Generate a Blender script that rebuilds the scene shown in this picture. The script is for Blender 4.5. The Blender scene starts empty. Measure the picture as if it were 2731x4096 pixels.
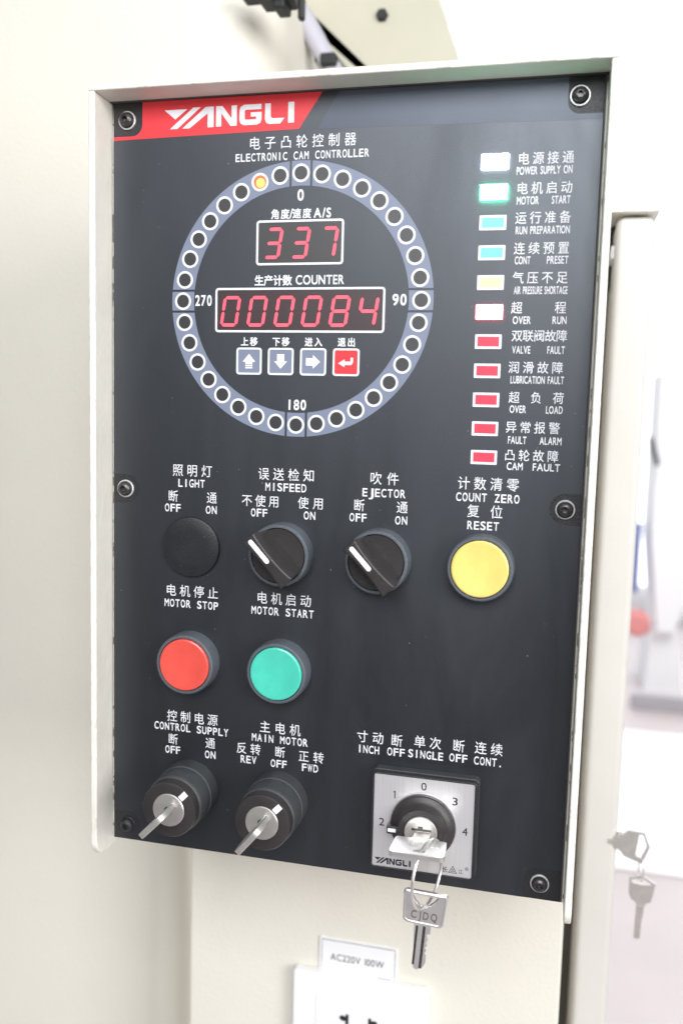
import bpy, bmesh, math, random
from mathutils import Vector, Matrix
random.seed(4)
S = bpy.context.scene
COL = S.collection
# ---------------------------------------------------------------- camera
# panel millimetres (x right, z up, h out of the panel) -> metres in Blender
def V(x, z, h): return Vector((x, -h, z)) * 0.001
cam = bpy.data.objects.new("camera", bpy.data.cameras.new("camera")); COL.objects.link(cam); S.camera = cam
right = Vector((0.971701, 0.234735, 0.026385)); up = Vector((-0.050636, 0.097892, 0.993908)); fwd = Vector((-0.230722, 0.967118, -0.107007))
m = Matrix((right, up, -fwd)).transposed().to_4x4(); m.translation = V(114.99, -50.40, 388.87); cam.matrix_world = m
cd = cam.data
cd.sensor_fit = 'VERTICAL'; cd.sensor_height = 36; cd.sensor_width = 24; cd.lens = 3571.45 / 4096 * 36
cd.clip_start = 0.01; cd.clip_end = 200
cd.dof.use_dof = True; cd.dof.focus_distance = 0.405; cd.dof.aperture_fstop = 7
# ---------------------------------------------------------------- light
W = bpy.data.worlds.new("World"); S.world = W; W.use_nodes = True
bg = W.node_tree.nodes["Background"]; bg.inputs[0].default_value = (0.93, 0.96, 1, 1)
_n = W.node_tree.nodes; _l = W.node_tree.links      # added ambient gradient: brighter above for the metal keys, dim below
_t = _n.new("ShaderNodeTexCoord"); _s = _n.new("ShaderNodeSeparateXYZ"); _m = _n.new("ShaderNodeMapRange")
_m.inputs[1].default_value = -0.5; _m.inputs[2].default_value = 0.7; _m.inputs[3].default_value = 0.05; _m.inputs[4].default_value = 0.34
_l.new(_t.outputs["Generated"], _s.inputs[0]); _l.new(_s.outputs["Z"], _m.inputs[0]); _l.new(_m.outputs[0], bg.inputs[1])
def area(name, loc, target, sx, sy, power, col=(1, 1, 1)):
    l = bpy.data.lights.new(name, 'AREA'); l.shape = 'RECTANGLE'; l.size = sx; l.size_y = sy; l.energy = power; l.color = col
    o = bpy.data.objects.new(name, l); COL.objects.link(o); o.location = loc
    o.rotation_euler = (Vector(target) - Vector(loc)).to_track_quat('-Z', 'Y').to_euler(); return o
area("workshop_skylight", (0.25, -1.28, 0.66), (0.05, 0, 0.0), 1.0, 0.72, 22.5, (0.96, 0.98, 1))
area("workshop_window_light", (1.5, -1.1, 0.22), (-0.1, 0.1, 0.0), 0.8, 0.9, 24.5, (1, 0.985, 0.96))
area("far_fill_light", (1.2, 2.2, 2.2), (0.7, 4.0, -1.0), 2.0, 2.0, 120, (1, 0.97, 0.97))  # added fill that brightens the far machine and floor, no known lamp
S.view_settings.view_transform = 'Standard'; S.view_settings.look = 'None'
S.view_settings.exposure = 0.2; S.view_settings.gamma = 1; S.view_settings.use_curve_mapping = False
S.render.engine = 'CYCLES'; S.cycles.max_bounces = 6; S.cycles.use_denoising = True

# ---------------------------------------------------------------- materials
def mat(name, col, rough=0.5, metal=0.0, bump=0.0, bscale=800, vary=0.0, vscale=30, emit=None, estr=0, spec=0.5,
        dust=0.0, dscale=140, streak=0.0, coat=0.0, ior=1.5, tint=None, worn=False, wipe=False, drad=.045, dcol=(.62, .6, .56)):
    m = bpy.data.materials.new(name); m.use_nodes = True
    nt = m.node_tree; b = nt.nodes["Principled BSDF"]; N = nt.nodes.new; L = nt.links.new
    c4 = (*col, 1)
    b.inputs["Base Color"].default_value = c4; b.inputs["Roughness"].default_value = rough
    b.inputs["Metallic"].default_value = metal; b.inputs["Specular IOR Level"].default_value = spec
    if coat: b.inputs["Coat Weight"].default_value = coat; b.inputs["Coat Roughness"].default_value = 0.15
    b.inputs["IOR"].default_value = ior
    if tint: b.inputs["Specular Tint"].default_value = (*tint, 1)
    if emit: b.inputs["Emission Color"].default_value = (*emit, 1); b.inputs["Emission Strength"].default_value = estr
    if bump or vary or dust or streak:
        tc = N("ShaderNodeTexCoord")
    out = None
    if vary:
        n = N("ShaderNodeTexNoise"); n.inputs["Scale"].default_value = vscale; n.inputs["Detail"].default_value = 8; n.inputs["Roughness"].default_value = 0.65
        if wipe:
            mp = N("ShaderNodeMapping"); mp.inputs["Rotation"].default_value = (0, .25, 0); mp.inputs["Scale"].default_value = (1.5, 1, .35); L(tc.outputs["Object"], mp.inputs[0]); L(mp.outputs[0], n.inputs["Vector"])
            n.inputs["Distortion"].default_value = .8
        else: L(tc.outputs["Object"], n.inputs["Vector"])
        mr = N("ShaderNodeMapRange"); mr.inputs[1].default_value = 0.3; mr.inputs[2].default_value = 0.7; mr.inputs[3].default_value = 1 - vary; mr.inputs[4].default_value = 1 + vary
        L(n.outputs["Fac"], mr.inputs[0])
        mx = N("ShaderNodeVectorMath"); mx.operation = 'SCALE'; mx.inputs[0].default_value = col; L(mr.outputs[0], mx.inputs["Scale"]); out = mx.outputs[0]
        r2 = N("ShaderNodeMapRange"); r2.inputs[1].default_value = 0.3; r2.inputs[2].default_value = 0.7; r2.inputs[3].default_value = max(rough - vary * .4, .02); r2.inputs[4].default_value = rough + vary * .4
        L(n.outputs["Fac"], r2.inputs[0]); L(r2.outputs[0], b.inputs["Roughness"])
    if streak:   # brushed metal / vertical wiping marks
        mp = N("ShaderNodeMapping"); mp.inputs["Scale"].default_value = (2500, 2500, 40); L(tc.outputs["Object"], mp.inputs[0])
        n = N("ShaderNodeTexNoise"); n.inputs["Scale"].default_value = 1; n.inputs["Detail"].default_value = 4; L(mp.outputs[0], n.inputs["Vector"])
        mr = N("ShaderNodeMapRange"); mr.inputs[1].default_value = 0.3; mr.inputs[2].default_value = 0.7; mr.inputs[3].default_value = 1 - streak; mr.inputs[4].default_value = 1 + streak
        L(n.outputs["Fac"], mr.inputs[0])
        mx = N("ShaderNodeVectorMath"); mx.operation = 'SCALE'; mx.inputs[0].default_value = col; L(mr.outputs[0], mx.inputs["Scale"]); out = mx.outputs[0]
    if dust:
        vo = N("ShaderNodeTexVoronoi"); vo.inputs["Scale"].default_value = dscale; vo.inputs["Randomness"].default_value = 1
        wn = N("ShaderNodeTexNoise"); wn.inputs["Scale"].default_value = 900; L(tc.outputs["Object"], wn.inputs["Vector"])
        ad = N("ShaderNodeVectorMath"); ad.operation = 'MULTIPLY_ADD'; ad.inputs[1].default_value = (.0009,) * 3
        L(wn.outputs["Color"], ad.inputs[0]); L(tc.outputs["Object"], ad.inputs[2]); L(ad.outputs[0], vo.inputs["Vector"])
        sp = N("ShaderNodeSeparateColor"); L(vo.outputs["Color"], sp.inputs[0])
        # speck radius differs per cell, most cells have none
        rad = N("ShaderNodeMapRange"); rad.inputs[1].default_value = 0.55; rad.inputs[2].default_value = 1; rad.inputs[3].default_value = 0; rad.inputs[4].default_value = drad
        L(sp.outputs[0], rad.inputs[0])
        lt = N("ShaderNodeMath"); lt.operation = 'LESS_THAN'; L(vo.outputs["Distance"], lt.inputs[0]); L(rad.outputs[0], lt.inputs[1])
        ml = N("ShaderNodeMath"); ml.operation = 'MULTIPLY'; ml.inputs[1].default_value = dust; L(lt.outputs[0], ml.inputs[0])
        mc = N("ShaderNodeMix"); mc.data_type = 'RGBA'; mc.inputs[7].default_value = (*dcol, 1)
        if out: L(out, mc.inputs[6])
        else: mc.inputs[6].default_value = c4
        L(ml.outputs[0], mc.inputs[0]); out = mc.outputs[2]
    if out: L(out, b.inputs["Base Color"])
    if worn:     # paint chipped along the sheet edges
        be = N("ShaderNodeBevel"); be.inputs["Radius"].default_value = .0011; be.samples = 6; ge = N("ShaderNodeNewGeometry")
        dt = N("ShaderNodeVectorMath"); dt.operation = 'DOT_PRODUCT'; L(be.outputs[0], dt.inputs[0]); L(ge.outputs["True Normal"], dt.inputs[1])
        e1 = N("ShaderNodeMapRange"); e1.inputs[1].default_value = .995; e1.inputs[2].default_value = .9; e1.inputs[3].default_value = 0; e1.inputs[4].default_value = 1; L(dt.outputs["Value"], e1.inputs[0])
        tc2 = N("ShaderNodeTexCoord"); n1 = N("ShaderNodeTexNoise"); n1.inputs["Scale"].default_value = 160; n1.inputs["Detail"].default_value = 6; L(tc2.outputs["Object"], n1.inputs["Vector"])
        n2 = N("ShaderNodeMapRange"); n2.inputs[1].default_value = .56; n2.inputs[2].default_value = .60; L(n1.outputs["Fac"], n2.inputs[0])
        mm = N("ShaderNodeMath"); mm.operation = 'MULTIPLY'; L(e1.outputs[0], mm.inputs[0]); L(n2.outputs[0], mm.inputs[1])
        mc = N("ShaderNodeMix"); mc.data_type = 'RGBA'; mc.inputs[7].default_value = (.16, .14, .12, 1)
        if out: L(out, mc.inputs[6])
        else: mc.inputs[6].default_value = c4
        L(mm.outputs[0], mc.inputs[0]); out = mc.outputs[2]; L(out, b.inputs["Base Color"])
    if bump:
        n = N("ShaderNodeTexNoise"); n.inputs["Scale"].default_value = bscale; n.inputs["Detail"].default_value = 3; L(tc.outputs["Object"], n.inputs["Vector"])
        bp = N("ShaderNodeBump"); bp.inputs["Strength"].default_value = bump; bp.inputs["Distance"].default_value = 0.0006
        L(n.outputs["Fac"], bp.inputs["Height"]); L(bp.outputs[0], b.inputs["Normal"])
    return m
M = dict(
    cream=mat("cream_paint", (.745, .712, .635), .42, bump=.4, bscale=420, vary=.03, vscale=9, dust=.6, dscale=14, drad=.012, dcol=(.25, .22, .18)),
    wall=mat("cream_wall_paint", (.745, .712, .63), .45, bump=.45, bscale=380, vary=.03, vscale=6, dust=.7, dscale=9, drad=.012, dcol=(.2, .18, .15)),
    edge=mat("pale_cream_paint", (.76, .735, .67), .4, bump=.3, bscale=500, vary=.06, vscale=60, worn=True),
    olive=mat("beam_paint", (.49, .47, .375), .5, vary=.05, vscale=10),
    panel=mat("black_overlay", (.0050, .0055, .0070), .44, bump=.12, bscale=2300, vary=.15, vscale=16, dust=.6, dscale=270, drad=.05, wipe=True, spec=1.0, ior=1.55, tint=(.85, .905, 1)),
    panelbase=mat("black_plate", (.017, .017, .019), .45, bump=.4, bscale=1500, vary=.2, vscale=40, dust=.6, dscale=160),
    banner=mat("slate_banner", (.042, .048, .066), .44, bump=.10, bscale=2300, vary=.1, vscale=25, spec=.85, tint=(.82, .885, 1)),
    red=mat("red_ink", (.66, .035, .045), .42, bump=.1, bscale=2300, vary=.06, vscale=25),
    ink=mat("white_ink", (.71, .72, .75), .5, vary=.10, vscale=150),
    slate=mat("slate_blue_ink", (.18, .207, .285), .44, bump=.1, bscale=2300, vary=.05, vscale=25),
    dark=mat("dark_window", (.014, .012, .015), .44, bump=.1, bscale=2300, spec=.95),
    hole=mat("dark_lens", (.016, .015, .018), .45, bump=.1, bscale=2000, spec=.9),
    glowwin=mat("red_glow_window", (.026, .010, .013), .42, bump=.1, bscale=2300, spec=.8),  # red glow of the digits tinted into the window colour
    panelcap=mat("black_cap", (.014, .015, .018), .42, bump=.3, bscale=1800, vary=.12, vscale=60, dust=.7, dscale=260),
    plastic=mat("black_plastic", (.018, .018, .019), .42, bump=.4, bscale=1800, vary=.15, vscale=80, dust=.8, dscale=420),
    knob=mat("black_knob", (.030, .026, .027), .40, bump=.2, bscale=1500, vary=.12, vscale=120, dust=.55, dscale=380),
    collar=mat("dark_grey_collar", (.085, .097, .115), .5, bump=.4, bscale=1800, vary=.12, vscale=90, dust=.5, dscale=380),
    barrel=mat("dark_grey_barrel", (.040, .043, .046), .5, bump=.4, bscale=1500, vary=.2, vscale=90, dust=.6, dscale=330),
    steel=mat("nickel_plate", (.82, .80, .79), .30, metal=.85, vary=.04, vscale=90),
    dullsteel=mat("dull_nickel", (.66, .64, .61), .42, metal=.85, vary=.05, vscale=300),
    brushed=mat("brushed_aluminium", (.80, .785, .80), .40, metal=.7, streak=.06),
    stamp=mat("stamped_shadow_steel", (.22, .2, .19), .45, metal=.6),
    screw=mat("black_oxide_screw", (.085, .08, .08), .34, metal=.7, vary=.2, vscale=300),
    washer=mat("zinc_washer", (.66, .66, .67), .4, metal=.5, vary=.1, vscale=300),
    capred=mat("red_cap", (.70, .082, .062), .34, vary=.09, vscale=90, bump=.08, bscale=900, coat=.3),
    capgreen=mat("green_cap", (.065, .52, .40), .34, vary=.09, vscale=90, bump=.08, bscale=900, coat=.3),
    capyellow=mat("yellow_cap", (.80, .60, .17), .34, vary=.09, vscale=90, bump=.08, bscale=900, coat=.3),
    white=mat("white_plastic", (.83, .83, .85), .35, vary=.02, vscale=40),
    mark=mat("white_mark", (.86, .87, .9), .4),
    black=mat("black_rubber", (.012, .014, .014), .6),
    blackink=mat("black_ink", (.02, .02, .022), .5),
    gap=mat("gap_shade_brown", (.085, .078, .07), .7),  # dark brown that paints shade into narrow gaps
    teal=mat("teal_lens", (.14, .62, .62), .3, emit=(.1, .7, .65), estr=.12),  # faint glow added to brighten the unlit teal lenses
    pale=mat("pale_yellow_lens", (.86, .64, .33), .3, emit=(1, .8, .45), estr=.10),
    redlens=mat("red_lens", (.72, .06, .10), .3, vary=.05, vscale=300),
    litwhite=mat("lit_white", (.9, .9, .9), .3, emit=(.95, 1, 1), estr=2.2),
    litgreen=mat("lit_green", (.8, .9, .9), .3, emit=(.86, 1, .96), estr=2.6),
    litpink=mat("lit_red", (.9, .8, .8), .3, emit=(1, .93, .93), estr=1.6),
    edgewhite=mat("white_lamp_edge", (.8, .8, .8), .4, emit=(.75, .88, 1), estr=28), edgegreen=mat("green_lamp_edge", (.1, .8, .5), .4, emit=(.03, 1, .45), estr=85), edgered=mat("red_lamp_edge", (.8, .2, .2), .4, emit=(1, .12, .16), estr=16),
    seg=mat("red_segment", (.4, .06, .08), .4, emit=(1, .085, .14), estr=1.0),
    ledred=mat("lit_dot", (.8, .1, .05), .4, emit=(1, .10, .03), estr=.9),
    ledyel=mat("lit_dot_core", (.8, .5, .1), .4, emit=(1, .55, .09), estr=1.0),
    floor=mat("pale_concrete", (.50, .45, .455), .5, vary=.08, vscale=2),
    bwall=mat("white_wall", (.85, .86, .88), .8),
    blue=mat("blue_paint", (.22, .27, .55), .5), redp=mat("hazed_red_paint", (.72, .27, .26), .6), barm=mat("grey_bar", (.42, .41, .44), .5), farsteel=mat("worn_key_steel", (.54, .51, .49), .4, metal=.6, vary=.1, vscale=200),  # drum red is paled, haze put into its colour
    hose=mat("pale_hose", (.46, .45, .51), .5),
)
glass = mat("bright_window", (.9, .95, 1), .5, emit=(.97, .985, 1), estr=1.7)

# ---------------------------------------------------------------- mesh helpers
class MB:
    """collects geometry in panel millimetres (x, z, h), local to the object's own origin"""
    def __init__(s): s.v = []; s.f = []; s.sm = []; s.X = lambda x, z, h: (x, z, h)
    def add(s, vs, fs, smooth=False):
        o = len(s.v); s.v += [s.X(*p) for p in vs]
        for f in fs: s.f.append([o + i for i in f]); s.sm.append(smooth)
        return s
    def box(s, x0, x1, z0, z1, h0, h1):
        vs = [(x, z, h) for h in (h0, h1) for z in (z0, z1) for x in (x0, x1)]
        return s.add(vs, [(0, 2, 3, 1), (4, 5, 7, 6), (0, 1, 5, 4), (2, 6, 7, 3), (0, 4, 6, 2), (1, 3, 7, 5)])
    def prism(s, poly, h0, h1):
        n = len(poly)
        return s.add([(x, z, h0) for x, z in poly] + [(x, z, h1) for x, z in poly],
                     [list(range(n))[::-1], list(range(n, 2 * n))] + [[i, (i + 1) % n, n + (i + 1) % n, n + i] for i in range(n)])
    def sheet(s, poly, h): return s.add([(x, z, h) for x, z in poly], [list(range(len(poly)))])
    def ring(s, outer, inner, h0, h1=None):
        """flat band between two equally long outlines, thick when h1 is given"""
        n = len(outer); h1 = h0 if h1 is None else h1
        vs = [(x, z, h1) for x, z in outer] + [(x, z, h1) for x, z in inner]
        fs = [[i, (i + 1) % n, n + (i + 1) % n, n + i] for i in range(n)]
        if h1 != h0:
            vs += [(x, z, h0) for x, z in outer] + [(x, z, h0) for x, z in inner]
            fs += [[2 * n + i, 2 * n + (i + 1) % n, (i + 1) % n, i] for i in range(n)]
            fs += [[n + i, n + (i + 1) % n, 3 * n + (i + 1) % n, 3 * n + i] for i in range(n)]
            fs += [[3 * n + i, 3 * n + (i + 1) % n, 2 * n + (i + 1) % n, 2 * n + i] for i in range(n)]
        return s.add(vs, fs)
    def lathe(s, prof, seg=72, cx=0, cz=0):
        """profile of (r, h) turned about the h axis"""
        vs = []; idx = []
        for r, h in prof:
            if r <= 1e-6: idx.append([len(vs)] * seg); vs.append((cx, cz, h))
            else:
                idx.append(list(range(len(vs), len(vs) + seg)))
                vs += [(cx + r * math.cos(2 * math.pi * k / seg), cz + r * math.sin(2 * math.pi * k / seg), h) for k in range(seg)]
        fs = []
        for a, b in zip(idx, idx[1:]):
            for k in range(seg):
                q = [a[k], a[(k + 1) % seg], b[(k + 1) % seg], b[k]]
                u = []
                for t in q:
                    if t not in u: u.append(t)
                if len(u) > 2: fs.append(u)
        return s.add(vs, fs, True)
    def tube(s, pts, r, seg=10, closed=False):
        P = [Vector(p) for p in pts]; n = len(P); vs = []
        ref = None
        for i in range(n):
            a = P[i - 1] if (i or closed) else P[i]; b = P[(i + 1) % n] if (i < n - 1 or closed) else P[i]
            t = (b - a).normalized()
            if ref is None: ref = t.orthogonal().normalized()
            ref = (ref - t * ref.dot(t)).normalized(); w = t.cross(ref)
            vs += [tuple(P[i] + (ref * math.cos(2 * math.pi * k / seg) + w * math.sin(2 * math.pi * k / seg)) * r) for k in range(seg)]
        fs = [[i * seg + k, i * seg + (k + 1) % seg, ((i + 1) % n) * seg + (k + 1) % seg, ((i + 1) % n) * seg + k] for i in range(n if closed else n - 1) for k in range(seg)]
        if not closed: fs += [list(range(seg))[::-1], [(n - 1) * seg + k for k in range(seg)]]
        return s.add(vs, fs, True)
    def build(s, name, material, parent=None, at=(0, 0, 0), bevel=0, segs=2, fix=True):
        me = bpy.data.meshes.new(name)
        me.from_pydata([V(*p) for p in s.v], [], s.f)
        for p, k in zip(me.polygons, s.sm): p.use_smooth = k
        if fix:
            b = bmesh.new(); b.from_mesh(me); bmesh.ops.remove_doubles(b, verts=b.verts, dist=1e-7); bmesh.ops.recalc_face_normals(b, faces=b.faces); b.to_mesh(me); b.free()
        if any(s.sm): me.set_sharp_from_angle(angle=math.radians(32))
        me.materials.append(material)
        o = bpy.data.objects.new(name, me); COL.objects.link(o); o.location = V(*at)
        if parent: o.parent = parent
        if bevel:
            md = o.modifiers.new("edge", 'BEVEL'); md.width = bevel * .001; md.segments = segs; md.limit_method = 'ANGLE'; md.angle_limit = math.radians(40)
        return o
def circle(r, n=72, cx=0, cz=0, a0=0): return [(cx + r * math.cos(a0 + 2 * math.pi * k / n), cz + r * math.sin(a0 + 2 * math.pi * k / n)) for k in range(n)]
def rrect(x0, x1, z0, z1, r, n=6):
    out = []
    for cx, cz, a in ((x1 - r, z1 - r, 0), (x0 + r, z1 - r, 90), (x0 + r, z0 + r, 180), (x1 - r, z0 + r, 270)):
        out += [(cx + r * math.cos(math.radians(a + 90 * k / n)), cz + r * math.sin(math.radians(a + 90 * k / n))) for k in range(n + 1)]
    return out
def fillet(pts, rs, n=6):
    """round the corners of an outline; rs is one radius or one per corner"""
    out = []; N = len(pts)
    for i, p in enumerate(pts):
        r = rs if isinstance(rs, (int, float)) else rs[i]
        a, b, c = Vector(pts[i - 1]), Vector(p), Vector(pts[(i + 1) % N])
        if not r: out.append(tuple(b)); continue
        u, w = (a - b), (c - b); r = min(r, u.length * .49, w.length * .49)
        p0, p1 = b + u.normalized() * r, b + w.normalized() * r
        for k in range(n + 1):
            t = k / n; out.append(tuple(p0 * (1 - t) ** 2 + b * 2 * t * (1 - t) + p1 * t * t))
    return out
def thing(name, label, cat, at=(0, 0, 0), group=None):
    o = bpy.data.objects.new(name, None); COL.objects.link(o); o.location = V(*at); o.empty_display_size = .02
    return tag(o, label, cat, group)
def tag(o, label, cat, group=None):
    o["label"] = label; o["category"] = cat
    if group: o["group"] = group
    return o
def struct(o, kind="structure"): o["kind"] = kind; return o
def lab(o, label): o["label"] = label; return o

# ---------------------------------------------------------------- lettering
_G = {}
def glyph(ch, off):
    k = (ch, off); cjk = ord(ch) > 255
    if k not in _G:
        c = bpy.data.curves.new("glyph", 'FONT'); c.body = ch; c.size = 1; c.resolution_u = 3 if ord(ch) > 255 else 5
        o = bpy.data.objects.new("glyph", c); COL.objects.link(o)
        bpy.context.view_layer.update()
        me = bpy.data.meshes.new_from_object(o.evaluated_get(bpy.context.evaluated_depsgraph_get()))
        _G[k] = ([(v.co.x, v.co.y) for v in me.vertices], [list(p.vertices) for p in me.polygons])
        _b = off if cjk else off * .9
        _sh = [(0, 0), (_b, _b), (-_b, _b), (_b, -_b), (-_b, -_b)] if _b else [(0, 0)]
        v, p = _G[k]; n0 = len(v)
        _G[k] = ([(x + dx, y + dy, i) for i, (dx, dy) in enumerate(_sh) for x, y in v], [[j + i * n0 for j in q] for i in range(len(_sh)) for q in p])
        bpy.data.objects.remove(o); bpy.data.curves.remove(c); bpy.data.meshes.remove(me)
    return _G[k]
def put(mb, g, h, f): mb.add([(*f(x, y), h + .006 * i) for x, y, i in g[0]], g[1])
def cn(mb, text, x0, x1, zc, size, h=.1, off=.003):
    """Chinese characters spread evenly between x0 and x1"""
    n = len(text)
    for i, ch in enumerate(text):
        if ch == ' ': continue
        xc = (x0 + x1) / 2 if n == 1 else x0 + size * .46 + (x1 - x0 - size * .92) * i / (n - 1)
        put(mb, glyph(ch, off), h, lambda x, y: (xc + (x - .5) * size * .97, zc + (y - .385) * size * 1.06))
def en(mb, text, x0, x1, zc, cap, h=.1, off=.016, fill=.80):
    """capitals in cells of one width, as on the panel"""
    n = len(text); p = (x1 - x0) / (n - 1 + fill) if n > 1 else (x1 - x0) / fill
    for i, ch in enumerate(text):
        if ch == ' ': continue
        g = glyph(ch, off); xs = [v[0] for v in g[0]]; a, b = min(xs), max(xs)
        w = p * fill
        if ch in 'I1': w = min(w, (b - a) * cap / .7)
        if ch == '.': w = p * .25
        xc = x0 + p * fill / 2 + p * i
        put(mb, g, h, lambda x, y: (xc + ((x - a) / (b - a) - .5) * w, zc + (y / .69 - .5) * cap))
def prop(mb, text, x0, x1, zc, cap, h=.1, off=.013, gap=.09, sp=.46):
    """proportional letters squeezed to the width"""
    xs = 0; items = []
    for ch in text:
        if ch == ' ': xs += sp; continue
        g = glyph(ch, off); a = min(v[0] for v in g[0]); b = max(v[0] for v in g[0])
        items.append((g, xs - a)); xs += b - a + gap
    k = (x1 - x0) / (xs - gap)
    for g, o in items: put(mb, g, h, lambda x, y: (x0 + (x + o) * k, zc + (y / .69 - .5) * cap))
def legend(parent, parts, label=None, material=None, name="legend"):
    mb = MB()
    for p in parts: p(mb)
    o = mb.build(name, material or M['ink'], parent, fix=False)
    if label: o["label"] = label
    return o
LOGO = [
    [(-64.6, 84.5), (-59.4, 80.3), (-53.6, 84.5)],
    [(-61.9, 76.2), (-58.4, 76.2), (-47.2, 85.0), (-50.8, 85.0)],
    [(-56.0, 76.2), (-52.5, 76.2), (-43.9, 82.2), (-43.9, 76.2), (-41.0, 76.2), (-41.0, 85.0), (-44.8, 85.0)],
    [(-39.9, 76.3), (-37.4, 76.3), (-37.4, 81.9), (-33.0, 76.3), (-30.1, 76.3), (-30.1, 85.0), (-32.6, 85.0), (-32.6, 79.5), (-36.9, 85.0), (-39.9, 85.0)],
    [(-18.7, 85.0), (-26.8, 85.0), (-28.3, 84.2), (-28.9, 82.7), (-28.9, 78.6), (-28.3, 77.1), (-26.8, 76.3), (-20.7, 76.3), (-19.2, 77.0), (-18.6, 78.4),
     (-18.6, 81.6), (-23.6, 81.6), (-23.6, 79.8), (-21.1, 79.8), (-21.1, 78.6), (-25.9, 78.6), (-26.4, 79.0), (-26.4, 82.3), (-25.9, 82.8), (-18.7, 82.8)],
    [(-17.0, 85.0), (-17.0, 78.4), (-16.4, 76.9), (-15.0, 76.3), (-10.0, 76.3), (-8.1, 78.6), (-13.6, 78.6), (-14.4, 79.4), (-14.4, 85.0)],
    [(-6.4, 76.4), (-3.7, 76.4), (-3.7, 85.1), (-6.4, 85.1)],
]
# ================================================================ the setting
f = MB().add([(-6000, -1400, 2500), (6000, -1400, 2500), (6000, -1400, -8000), (-6000, -1400, -8000)], [(0, 1, 2, 3)])
struct(f.build("floor", M['floor']))
w = MB().box(-4000, 6000, -1400, 4000, -6100, -6000); struct(w.build("wall", M['bwall']))
wi = MB().box(-1600, 5200, -1150, 3600, -5990, -5970)
struct(wi.build("window", glass))
# ================================================================ machine behind the control box
mb = MB(); mb.X = lambda x, h, z: (x, z, h)
def side_plate(xr, R, z0, z1):      # flat plate whose front right edge is rolled back
    plan = [(-1500, -190)] + [(xr - R + R * math.sin(math.radians(a)), -190 - R + R * math.cos(math.radians(a))) for a in range(0, 91, 6)] + [(xr, -1100), (-1500, -1100)]
    n = len(plan); mb.add([(x, h, z0) for x, h in plan] + [(x, h, z1) for x, h in plan],
                          [list(range(n)), list(range(n, 2 * n))[::-1]] + [[i, n + i, n + (i + 1) % n, (i + 1) % n] for i in range(n)], True)
side_plate(-138, 20, -1400, 60)
side_plate(-84, 56, 60, 900)
tag(mb.build("machine_frame", M['wall']), "large cream painted side plate of the press behind the control box", "machine frame")
cab = MB().box(-103, 133, -1400, 55, -187, -128).build("machine_column", M['cream'], bevel=1.5)
tag(cab, "cream flat column front under the black control panel, carrying the socket", "machine column")
post = thing("door_post", "narrow cream rounded pillar beyond the control box, with a lock and keys on its edge", "pillar", (155, -1400, -200))
O = (-155, 1400, 200)
def P0(mb, ox=155, oz=-1400, oh=-200): mb.X = lambda x, z, h: (x - ox, z - oz, h - oh); return mb
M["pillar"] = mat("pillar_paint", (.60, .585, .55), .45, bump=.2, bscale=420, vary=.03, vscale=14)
P0(MB()).prism(fillet([(143.6, -1400), (166.5, -1400), (166.5, 76), (143.6, 76)], [0, 0, 6, 6]), -480, -200).build("pillar_body", M['pillar'], post, bevel=4, segs=4)
P0(MB()).box(125, 160, -1400, 84, -275, -262).build("gap_shade_plate", M['gap'], post)  # dark plate paints the shade of the gap beside the pillar
P0(MB()).box(134, 146, 38, 79, -262, -235).build("black_cover", M['black'], post)
P0(MB()).box(141.6, 143.8, 52, 60, -240, -208).build("latch", M['white'], post, bevel=.6)
P0(MB()).prism([(134, 77.3), (168.5, 77.3), (168.5, 96), (134, 96)], -300, -194).build("cap_plate", M['edge'], post, bevel=.8)
l = P0(MB()); l.X = lambda h, z, x: (x - 155, z + 1400, h + 200)
l.lathe([(0, 169), (4.6, 169), (5, 168.6), (5.2, 166.4)], 32, -205, -322.5); l.build("lock", M['dullsteel'], post)

beam = thing("support_arm", "slanting pale olive machine arm crossing above the control box", "machine arm", (-60, 215, -300))
P0(MB(), -60, 215, -300).prism([(-178, 340), (-178, 330), (-13, 330), (70, 110), (42, 110)], -325, -300).build("arm_plate", M['olive'], beam, bevel=2)
rp = MB().box(-420, -45, 120, 900, -460, -425).build("head_plate", M['olive'], bevel=2)  # olive colour stands in for shade on this recessed plate
tag(rp, "recessed plate with its shade painted olive, between the side plate and the slanting arm", "machine plate")
bl = P0(MB(), -60, 215, -300).lathe([(4.6, -300), (4.6, -297), (3.6, -296), (0, -296)], 6, -28, 247.5); bl.build("bolt", M['black'], beam)
hs = thing("hose", "pale grey flexible hose running beside the slanting arm", "hose", (-80, 238, -290))
pts = [(-150, 330, -300), (-118, 292, -296), (-97, 262, -290), (-82, 240, -288), (-70, 219, -288), (-52, 190, -292), (-30, 160, -298)]
P0(MB(), -80, 238, -290).tube(pts, 7.5, 14).build("hose_pipe", M['hose'], hs)
c = P0(MB(), -80, 238, -290); c.box(-70, -58, 207, 216, -302, -278).box(-76, -69, 212, 220, -300, -284)
c.build("hose_clamp", M['black'], hs, bevel=1.5)
cc = MB().box(-82, -60, 207, 222, -190, -170).box(-95, -81, 212, 222, -190, -174).box(-72, -64, 202, 208, -188, -172).box(-58, -54, 198, 213, -186, -180)
tag(cc.build("cable_clamp", M['black'], bevel=1.5), "black cable clamp at the edge of the big side plate, above the control box", "clamp")

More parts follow.
